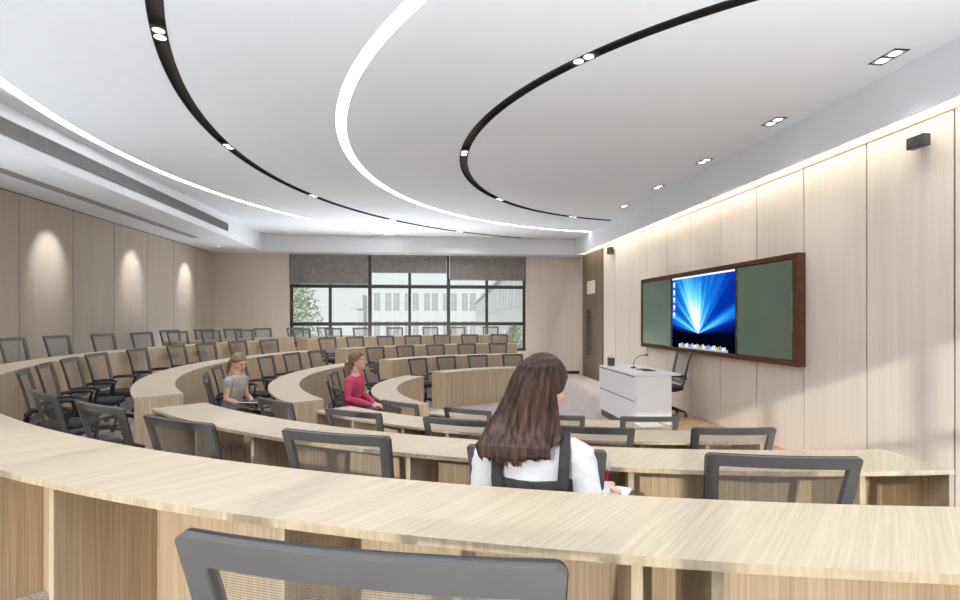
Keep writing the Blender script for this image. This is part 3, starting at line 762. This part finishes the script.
# ------------------------------------------------------------------ people
def remeshed(bm, vox, smooth=4):
    bmesh.ops.recalc_face_normals(bm, faces=bm.faces)
    me = bpy.data.meshes.new('tmp'); bm.to_mesh(me); bm.free()
    o = bpy.data.objects.new('tmp', me); COL.objects.link(o)
    m = o.modifiers.new('r', 'REMESH'); m.mode = 'VOXEL'; m.voxel_size = vox
    if smooth:
        s = o.modifiers.new('s', 'SMOOTH'); s.factor = .5; s.iterations = smooth
    dg = bpy.context.evaluated_depsgraph_get(); dg.update()
    me2 = bpy.data.meshes.new_from_object(o.evaluated_get(dg))
    bpy.data.objects.remove(o); bpy.data.meshes.remove(me)
    return me2
def link_mesh(name, me, mat, parent):
    me.name = name; me.materials.clear(); me.materials.append(mat)
    for p in me.polygons: p.use_smooth = True
    o = bpy.data.objects.new(name, me); COL.objects.link(o); o.parent = parent; return o
def eloft(bm, rows, n=24):
    """rows: (x, y, z, rx, ry)"""
    r0, r1 = rows[0], rows[-1]
    rows = [(r0[0], r0[1], r0[2] - .01, r0[3] * .6, r0[4] * .6)] + rows + [(r1[0], r1[1], r1[2] + .01, r1[3] * .6, r1[4] * .6)]
    ringloft(bm, [[(x + a * math.cos(2 * PI * k / n), y + b * math.sin(2 * PI * k / n), z) for k in range(n)] for x, y, z, a, b in rows], n)
def hand(bm, wrist, d, nrm, side, curl=.5, sc=1.0):
    """palm, four fingers of unequal length with two bends, thumb from the side of the palm"""
    wrist = Vector(wrist); d = Vector(d).normalized(); nrm = Vector(nrm); nrm = (nrm - d * nrm.dot(d)).normalized(); s = d.cross(nrm) * side
    pc = wrist + d * .045 * sc
    for q in (-.026, -.009, .009, .026):
        tube(bm, [wrist + d * .008 + s * q * .6, wrist + d * .05 * sc + s * q, wrist + d * .082 * sc + s * q], [.013 * sc, .0135 * sc, .0115 * sc], 8)
    for i, (q, ln) in enumerate(((-.030, .062), (-.0105, .073), (.0095, .069), (.028, .054))):
        p = wrist + d * .085 * sc + s * q * sc; dirv = d.copy(); pts = [p]; c = curl * (1 + .08 * i)
        for seg, f in enumerate((.42, .32, .26)):
            dirv = (Matrix.Rotation(c * (.8, 1.1, .8)[seg], 4, d.cross(nrm)) @ dirv).normalized() if False else (dirv * math.cos(c * (.6, .9, .6)[seg]) + nrm * math.sin(c * (.6, .9, .6)[seg])).normalized()
            p = p + dirv * ln * f * sc; pts.append(p)
        tube(bm, pts, [.0095 * sc, .0088 * sc, .0082 * sc, .0072 * sc], 8)
    t0 = wrist + d * .022 * sc - s * .030 * sc
    t1 = t0 + (d * .6 - s * .75 + nrm * .35).normalized() * .034 * sc
    t2 = t1 + (d * .9 - s * .15 + nrm * .45).normalized() * .030 * sc
    t3 = t2 + (d * .9 + s * .15 + nrm * .4).normalized() * .022 * sc
    tube(bm, [t0, t1, t2, t3], [.014 * sc, .0115 * sc, .0105 * sc, .0085 * sc], 8)
def person(loc, rz, scale, label, P):
    root = tag(empty('person', loc, rz), label, 'person'); root.scale = (scale,) * 3
    HZ = P.get('head_z', 1.245); hy = P.get('head_y', .035); hx = P.get('head_x', 0)
    HR = Matrix.Translation((hx, hy, HZ)) @ Matrix.Rotation(R(P.get('yaw', 0)), 4, 'Z') @ Matrix.Rotation(R(P.get('roll', 0)), 4, 'Y') @ Matrix.Rotation(R(P.get('pitch', 0)), 4, 'X')
    sy = P.get('lean', 0.0)      # forward shift of the shoulders
    dr = P.get('drop', 0.0); sw = P.get('sw', .165)
    torso = [(0, .0, .50, .165, .115), (0, -.005, .58, .168, .115), (0, -.005 + sy * .15, .66, .142, .098), (0, -.005 + sy * .35, .74, .122, .086), (0, sy * .55, .82, .13, .09),
             (0, sy * .75, .90, .148, .10), (0, sy * .9, .98, .158, .092), (0, sy, 1.035, .13, .07), (0, sy + .005, 1.065, .075, .055)]
    torso = [(x, y, z - dr * max(0, (z - .58) / .455), a * P.get('wide', 1), b) for x, y, z, a, b in torso]
    arms = P['arms']; sh = [Vector((s * sw, sy, 1.015 - dr)) for s in (-1, 1)]
    bm = bmesh.new(); eloft(bm, torso)
    neck = [Vector((0, sy + .0, 1.03 - dr)), Vector((hx * .4, sy + .008, 1.10 - dr * .6)), HR @ Vector((0, -.018, -.075))]
    tube(bm, neck, [.058, .046, .045], 14)
    # head
    b2 = bmesh.new()
    ellipsoid(b2, (0, -.012, .028), .074, .092, .088, 24, 16)
    ellipsoid(b2, (0, .022, -.030), .058, .066, .082, 24, 16)
    ellipsoid(b2, (0, .058, -.088), .026, .026, .022, 12, 8)
    tube(b2, [(0, .084, .012), (0, .100, -.018), (0, .105, -.030)], [.008, .011, .0125], 8)
    ellipsoid(b2, (0, .084, -.060), .022, .012, .011, 12, 8)
    for s in (-1, 1):
        ellipsoid(b2, (s * .044, .058, -.022), .022, .024, .022, 10, 8)
        ellipsoid(b2, (s * .075, -.008, -.012), .010, .020, .032, 10, 8)
        tube(b2, [(s * .012, .082, .030), (s * .034, .078, .034), (s * .052, .064, .028)], .008, 8)
    bmesh.ops.transform(b2, matrix=HR, verts=b2.verts)
    tmp = bpy.data.meshes.new('t'); b2.to_mesh(tmp); b2.free(); bm.from_mesh(tmp); bpy.data.meshes.remove(tmp)
    for i, s in enumerate((-1, 1)):
        el, wr, hd, hn = arms[i]
        el, wr = Vector(el), Vector(wr)
        tube(bm, [sh[i] - Vector((s * .03, 0, .0)), sh[i] + Vector((s * .012, 0, -.02)), (sh[i] + el) / 2, el, (el * .6 + wr * .4), wr], [.05, .052, .043, .036, .036, .024], 12)
        hand(bm, wr, hd, hn, s * P.get('hs', 1), P.get('curl', .5))
        hp, kn, an, ft = Vector((s * .085, .03, .55)), Vector((s * (.10 + P.get('knee', .0)), .45, .535)), Vector((s * .10, .47, .10)), Vector((s * .11, .60, .045))
        tube(bm, [hp, hp * .5 + kn * .5, kn], [.088, .075, .056], 12)
        tube(bm, [kn, kn * .6 + an * .4 + Vector((0, -.02, 0)), an], [.055, .050, .034], 12)
        tube(bm, [an + Vector((0, -.03, -.05)), ft], [.036, .034], 10, flat=.8)
    link_mesh('body', remeshed(bm, .0065, 3), M['skin'], root)
    # eyes, brows, lips
    for s in (-1, 1):
        bm = bmesh.new(); ellipsoid(bm, (s * .031, .0640, .006), .012, .009, .0055, 12, 8); bmesh.ops.transform(bm, matrix=HR, verts=bm.verts)
        ey = obj('eye', bm, M['eyewhite'], root, smooth=True)
        bm = bmesh.new(); ellipsoid(bm, (s * .031, .0705, .006), .0060, .004, .0052, 10, 6); bmesh.ops.transform(bm, matrix=HR, verts=bm.verts)
        obj('iris', bm, M['eye'], ey, smooth=True)
        bm = bmesh.new(); tube(bm, [(s * .016, .090, .024), (s * .032, .088, .030), (s * .048, .074, .025)], .0028, 6); bmesh.ops.transform(bm, matrix=HR, verts=bm.verts); obj('eyebrow', bm, P['hair'], root)
    bm = bmesh.new(); tube(bm, [(-.02, .089, -.060), (0, .096, -.058), (.02, .089, -.060)], [.003, .0055, .003], 8); tube(bm, [(-.017, .089, -.067), (0, .095, -.068), (.017, .089, -.067)], [.003, .006, .003], 8)
    bmesh.ops.transform(bm, matrix=HR, verts=bm.verts); obj('lips', bm, M['lips'], root, smooth=True)
    # top
    sl = P['sleeve']; g = .013; bm = bmesh.new()
    eloft(bm, [(x, y, z, a + g, b + g) for x, y, z, a, b in torso[:-1]] + [(0, sy + .002, 1.052 - dr, .095, .066)])
    for i, s in enumerate((-1, 1)):
        el, wr = Vector(arms[i][0]), Vector(arms[i][1])
        mid = (sh[i] + el) / 2
        a = [sh[i] - Vector((s * .03, 0, 0)), sh[i] + Vector((s * .012, 0, -.015))]; q = [.064, .066]
        if sl > .2: a.append(mid); q.append(.056)
        else: a.append(sh[i] * .72 + el * .28); q.append(.054)
        if sl > .5: a.append(el); q.append(.050)
        if sl > .8: a += [el * .5 + wr * .5, wr * .93 + el * .07]; q += [.046, .036]
        tube(bm, a, q, 14)
    if P.get('rough'):
        for v in bm.verts: v.co += noise.noise_vector(v.co * 14) * .006
    tp = link_mesh('shirt', remeshed(bm, .0075, 3), P['top'], root)
    if P.get('rough'):
        for v in tp.data.vertices: v.co += noise.noise_vector(v.co * 26) * .0035
    # trousers / skirt
    bm = bmesh.new(); eloft(bm, [(0, 0, .49, .175, .125), (0, 0, .58, .183, .13), (0, 0, .66, .16, .116)])
    for s in (-1, 1):
        hp, kn, an = Vector((s * .085, .03, .55)), Vector((s * (.10 + P.get('knee', .0)), .45, .535)), Vector((s * .10, .47, .13))
        tube(bm, [hp, hp * .5 + kn * .5, kn], [.10, .088, .070], 12); tube(bm, [kn, an], [.068, .05], 12)
    link_mesh('trousers', remeshed(bm, .01, 3), P['bottom'], root)
    for s in (-1, 1):
        bm = bmesh.new(); tube(bm, [(s * .10, .43, .045), (s * .105, .52, .05), (s * .112, .62, .038)], [.045, .046, .038], 12, flat=.85); obj('shoe', bm, M['chair_black'], root, smooth=True)
    return root, HR
def skullcap(bm, HR, grow=.010, front=.03):
    """hair over the skull with a hairline above the forehead"""
    n, m = 36, 14; rings = []
    for j in range(m + 1):
        a = PI * .985 * j / m
        r = []
        for k in range(n):
            t = 2 * PI * k / n; cx, sn = math.cos(t), math.sin(t)
            lim = .60 + (0.34 if sn < .35 else .34 * max(0, 1 - (sn - .35) / .3))    # how far down the hair reaches
            aa = min(a, PI * (.80 if sn < -.25 else (.36 + .26 * (1 - max(sn, 0)) ** 1.3 + (.18 * (-sn / .25) if sn < 0 else 0))))
            g_ = grow + .0025 * math.sin(11 * t) 
            p = Vector(((.074 + g_) * math.sin(aa) * cx, -.012 + (.092 + g_) * math.sin(aa) * sn, .028 + (.088 + g_) * math.cos(aa)))
            if aa > PI * .5 and sn < .45: p.z -= .01
            r.append(HR @ p)
        rings.append(r)
    ringloft(bm, rings, n)

# woman in the foreground: seat -107.9, row B, facing the centre
a = -108.0
arms = [((-.20, .02, .79), (-.14, .20, .70), (.35, 1, 0), (0, 0, -1)), ((.215, -.01, .80), (.262, .15, .80), (.18, 1, .0), (0, .1, -1))]
pr, HR = person(pol(6.87, a, .4), R(a) + PI / 2, 1.0, 'person seen from behind with long brown hair, white shirt and dark pinafore, writing',
    dict(arms=arms, yaw=-30, pitch=-14, roll=2, head_x=.036, head_z=1.212, head_y=.05, lean=.02, drop=.045, wide=.95, sleeve=1, top=M['white_cloth'], bottom=M['dark_cloth'], hair=M['hair_brown'], rough=True, curl=.9))
bm = bmesh.new(); skullcap(bm, HR, .016)
def hairfall(bm, rows, n=72):
    rings = []
    for i, (x, y, z, rx, ry) in enumerate(rows):
        z = z if z > 1.14 else 1.14 - (1.14 - z) * .78
        rings.append([(x + (rx + .0035 * math.sin(17 * 2 * PI * k / n + z * 7) + .002 * math.sin(31 * 2 * PI * k / n)) * math.cos(2 * PI * k / n),
                       y + (ry + .0035 * math.sin(17 * 2 * PI * k / n + z * 7) + .002 * math.sin(31 * 2 * PI * k / n)) * math.sin(2 * PI * k / n), z) for k in range(n)])
    ringloft(bm, rings, n)
hairfall(bm, [(.034, .035, 1.335, .022, .022), (.034, .028, 1.328, .055, .055), (.024, .010, 1.300, .080, .076), (.010, -.008, 1.25, .090, .076), (-.006, -.024, 1.19, .096, .062), (-.022, -.036, 1.14, .106, .052),
              (-.034, -.044, 1.08, .122, .050), (-.048, -.060, 1.02, .134, .042), (-.056, -.074, .975, .134, .038), (-.064, -.082, .94, .112, .032), (-.075, -.086, .915, .07, .02)])
for q in range(34):
    f = q / 33; x0 = -.190 + .255 * f
    zb = .942 + .05 * max(0, f - .45) * 2.4 + random.uniform(-.02, .03) + (.03 if f < .08 else 0)
    tube(bm, [(.0 + x0 * .45, -.060, 1.16), (-.01 + x0 * .75, -.088, 1.06), (x0, -.112, 1.015), (x0 + .012 + random.uniform(-.006, .006), -.118, .978), (x0 + .02 + random.uniform(-.01, .01), -.118, zb)], [.008, .0095, .010, .007, .0022], 6)
for q in range(6):
    tube(bm, [(.075 + .002 * q, -.03, 1.20), (.080 + .004 * q, -.05, 1.10), (.075 + .007 * q, -.06, 1.04), (.055 + .010 * q, -.075, .99 + .008 * q)], [.010, .009, .007, .0022], 6)
link_mesh('hair', remeshed(bm, .0048, 1), M['hair_brown'], pr)
bm = bmesh.new()
g = .024
eloft(bm, [(0, -.005, .52, .160 + g, .115 + g), (0, -.005, .60, .158 + g, .115 + g), (0, .0, .66, .136 + g, .098 + g), (0, .005, .74, .124 + g, .090 + g), (0, .008, .812, .130 + g, .094 + g), (0, .010, .888, .142 + g, .098 + g)])
for s in (-1, 1):
    bw = [(s * .115, -.078, .80), (s * .118, -.094, .87), (s * .122, -.088, .94), (s * .125, -.062, 1.0), (s * .122, -.0, 1.045), (s * .115, .055, 1.025), (s * .11, .09, .96), (s * .10, .112, .86), (s * .10, .115, .79)]
    fr = frames(bw)
    rings = []
    for p, d, u, v in fr:
        out = Vector((0, p.y - .01, p.z - .90)).normalized(); out = (out - d * out.dot(d)).normalized(); sd = d.cross(out)
        rings.append([p + sd * .020 - out * .010, p + sd * .020 + out * .010, p - sd * .020 + out * .010, p - sd * .020 - out * .010])
    ringloft(bm, rings, 4)
link_mesh('pinafore', remeshed(bm, .006, 2), M['dark_cloth'], pr)
# red pen and notebook belonging to her hands
def world_of(root, p):
    return Matrix.Translation(root.location) @ Matrix.Rotation(root.rotation_euler.z, 4, 'Z') @ (Vector(p) * root.scale.x)
pe = tag(empty('pen', world_of(pr, (.278, .238, .800)), pr.rotation_euler.z), 'red and white pen held upright in the right hand of the woman in white', 'pen')
bm = bmesh.new(); tube(bm, [(0, 0, 0), (.010, -.013, .055)], .004, 8); obj('pen_barrel', bm, M['red'], pe, smooth=True)
bm = bmesh.new(); tube(bm, [(.0102, -.0132, .056), (.019, -.025, .098)], .0045, 8); obj('pen_cap', bm, M['white'], pe, smooth=True)
nb = tag(empty('notebook', world_of(pr, (.270, .265, .742)), pr.rotation_euler.z + R(-14)), 'open white notebook under the writing hand of the woman in white', 'notebook')
obj('pages', box(-.08, .10, -.09, .07, .006, .020), M['paper'], nb, bevel=.002)
obj('cover', box(-.085, .105, -.095, .075, 0, .006), M['dark_cloth'], nb)

# girl in grey, left block row C
a = 203.2
arms = [((-.215, .07, .80), (-.10, .26, .70), (.5, 1, 0), (0, 0, -1)), ((.215, .07, .80), (.12, .26, .70), (-.5, 1, 0), (0, 0, -1))]
pg, HR = person(pol(5.26, a, .2), R(a) + PI / 2 + R(-36), .93, 'person in a sleeveless grey top with tied blond hair, looking down at a folder',
    dict(arms=arms, yaw=-8, pitch=-26, head_z=1.235, head_y=.10, lean=.07, sleeve=.1, top=M['grey_cloth'], bottom=M['chair_black'], hair=M['hair_blond'], rough=True))
bm = bmesh.new(); skullcap(bm, HR, .013)
tube(bm, [HR @ Vector((.0, -.09, -.02)), HR @ Vector((.0, -.12, -.07)), HR @ Vector((-.01, -.11, -.16)), HR @ Vector((-.01, -.09, -.22))], [.035, .03, .028, .012], 10)
tube(bm, [HR @ Vector((-.082, .02, .05)), HR @ Vector((-.088, -.05, .03)), HR @ Vector((0, -.112, .02)), HR @ Vector((.088, -.05, .03)), HR @ Vector((.082, .02, .05))], .014, 8)
link_mesh('hair', remeshed(bm, .006, 1), M['hair_blond'], pg)
fo = tag(empty('folder', world_of(pg, (.02, .36, .715)), pg.rotation_euler.z), 'open black folder with white pages on the lap of the girl in grey', 'folder')
bm = bmesh.new(); B(bm, -.20, 0, -.12, .13, 0, .012, mat=Matrix.Rotation(R(9), 4, 'Y')); B(bm, 0, .20, -.12, .13, 0, .012, mat=Matrix.Rotation(R(-9), 4, 'Y')); obj('cover', bm, M['chair_black'], fo)
bm = bmesh.new(); B(bm, .01, .185, -.10, .12, .013, .02, mat=Matrix.Rotation(R(-9), 4, 'Y')); obj('pages', bm, M['paper'], fo)

# woman in pink, left block row D
a = 203.4
arms = [((-.235, .05, .80), (-.06, .28, .70), (.35, 1, -.1), (0, 0, -1)), ((.235, .05, .80), (.07, .29, .70), (-.3, 1, -.1), (0, 0, -1))]
pk, HR = person(pol(3.84, a, 0), R(a) + PI / 2 + R(-36), 1.06, 'person in a pink long-sleeved top with a ponytail, looking towards the board',
    dict(arms=arms, yaw=4, pitch=4, head_z=1.235, head_y=.09, lean=.06, sleeve=1, top=M['pink'], bottom=M['navy'], hair=M['hair_light'], rough=True))
bm = bmesh.new(); skullcap(bm, HR, .013)
tube(bm, [HR @ Vector((.0, -.09, .01)), HR @ Vector((.0, -.135, -.02)), HR @ Vector((0, -.14, -.12)), HR @ Vector((0, -.12, -.22)), HR @ Vector((0, -.10, -.28))], [.03, .032, .034, .026, .008], 10)
link_mesh('hair', remeshed(bm, .006, 1), M['hair_light'], pk)
bm = bmesh.new(); tube(bm, [HR @ Vector((-.03, -.122, .0)), HR @ Vector((0, -.115, .03)), HR @ Vector((.03, -.122, .0)), HR @ Vector((0, -.128, -.03)), HR @ Vector((-.03, -.122, .0))], .008, 8); obj('hair_tie', bm, M['white'], pk)

# ------------------------------------------------------------------ outside the window
struct(obj('floor_outside', box(-60, 60, FY + .3, 160, -6.2, -6), M['asphalt']), 'paving outside')
def building(loc, rz, wdt, dep, zb, zt, label, cols_, rows_, ww, wh, mat):
    e = tag(empty('building', loc, rz), label, 'building')
    obj('facade', box(-wdt / 2, wdt / 2, 0, dep, zb, zt), mat, e)
    obj('roof_edge', box(-wdt / 2 - .2, wdt / 2 + .2, -.35, dep, zt, zt + .35), M['facade'], e)
    px = wdt / cols_; pz = (zt - zb - 1) / rows_
    for i in range(cols_):
        for j in range(rows_):
            x = -wdt / 2 + px * (i + .5) + (.35 if i % 2 else -.35) * .6; z = zb + 1 + pz * (j + .5)
            bm = bmesh.new(); B(bm, x - ww / 2, x + ww / 2, -.05, .02, z - wh / 2, z + wh / 2); o = obj('window', bm, M['facade_glass'], e)
            bm = bmesh.new(); B(bm, x - .04, x + .04, -.08, -.05, z - wh / 2, z + wh / 2); B(bm, x - ww / 2, x + ww / 2, -.08, -.05, z + wh * .1, z + wh * .1 + .07); obj('glazing_bar', bm, M['facade'], o)
    return e
building((1.0, 134, 0), 0, 29.6, 12, -6, 9.6, 'long white building with tall narrow windows across the yard', 12, 2, 1.5, 4.6, M['facade'])
building((8.6, 75.4, 0), R(-93.66), 95, 6, -6, 5.3, 'pale building with rows of tall windows receding at the right', 38, 3, 1.0, 2.0, M['facade_grey'])
e = tag(empty('roof_canopy', (-5.35, 44, 0)), 'pointed grey roof canopy seen left of the white building', 'roof')
bm = bmesh.new()
vsx = [bm.verts.new(p) for p in ((-1.15, 0, EYE + .75), (0, 0, EYE + .75), (0, 0, EYE + 1.95), (-1.15, 3, EYE + .75), (0, 3, EYE + .75), (0, 3, EYE + 1.95))]
for f in ((0, 1, 2), (3, 5, 4), (0, 3, 4, 1), (1, 4, 5, 2), (0, 2, 5, 3)): bm.faces.new([vsx[i] for i in f])
obj('roof_slope', bm, M['facade_grey'], e)
obj('post', box(-.5, -.0, .3, 3, -6, EYE + .75), M['facade_grey'], e)
def tree(loc, h, r, nleaf, label, sz, pinkn=0):
    e = tag(empty('tree', loc), label, 'tree')
    bm = bmesh.new(); tube(bm, [(0, 0, 0), (.1, 0, h * .35), (-.05, .1, h * .7), (0, 0, h * .92)], [.16, .12, .07, .02], 8)
    for k in range(9):
        a = k * 2.4; z = h * (.3 + .06 * k); tube(bm, [(0, 0, z), (r * .35 * math.cos(a), r * .35 * math.sin(a), z + h * .08), (r * .7 * math.cos(a), r * .7 * math.sin(a), z + h * .12)], [.05, .035, .012], 6)
    obj('trunk', bm, M['bark'], e)
    def leaves(name, n, mat):
        bm = bmesh.new()
        for _ in range(n):
            z = random.random() ** .8; a = random.uniform(0, 2 * PI); q = r * math.sqrt(random.random()) * (1 - .75 * z) * (1 + .25 * math.sin(5 * a + 9 * z))
            c = Vector((q * math.cos(a), q * math.sin(a), h * (.2 + .85 * z)))
            d = Vector((random.gauss(0, 1), random.gauss(0, 1), random.gauss(0, 1))).normalized(); u = d.orthogonal().normalized() * sz; v = d.cross(u.normalized()) * sz * .55
            f = bm.faces.new([bm.verts.new(p) for p in (c - u, c - v, c + u, c + v)])
        obj(name, bm, mat, e)
    leaves('foliage', nleaf, M['tree_leaf'])
    if pinkn: leaves('blossom', pinkn, M['tree_pink'])
tree((-8.3, 29, -6), 12.4, 3.6, 16000, 'leafy tree with a few pink blossoms outside the left window bay', .10, 90)
tree((4.3, 25.2, -6), 7.2, 1.1, 2200, 'small leafy tree low outside the right window bay', .07)
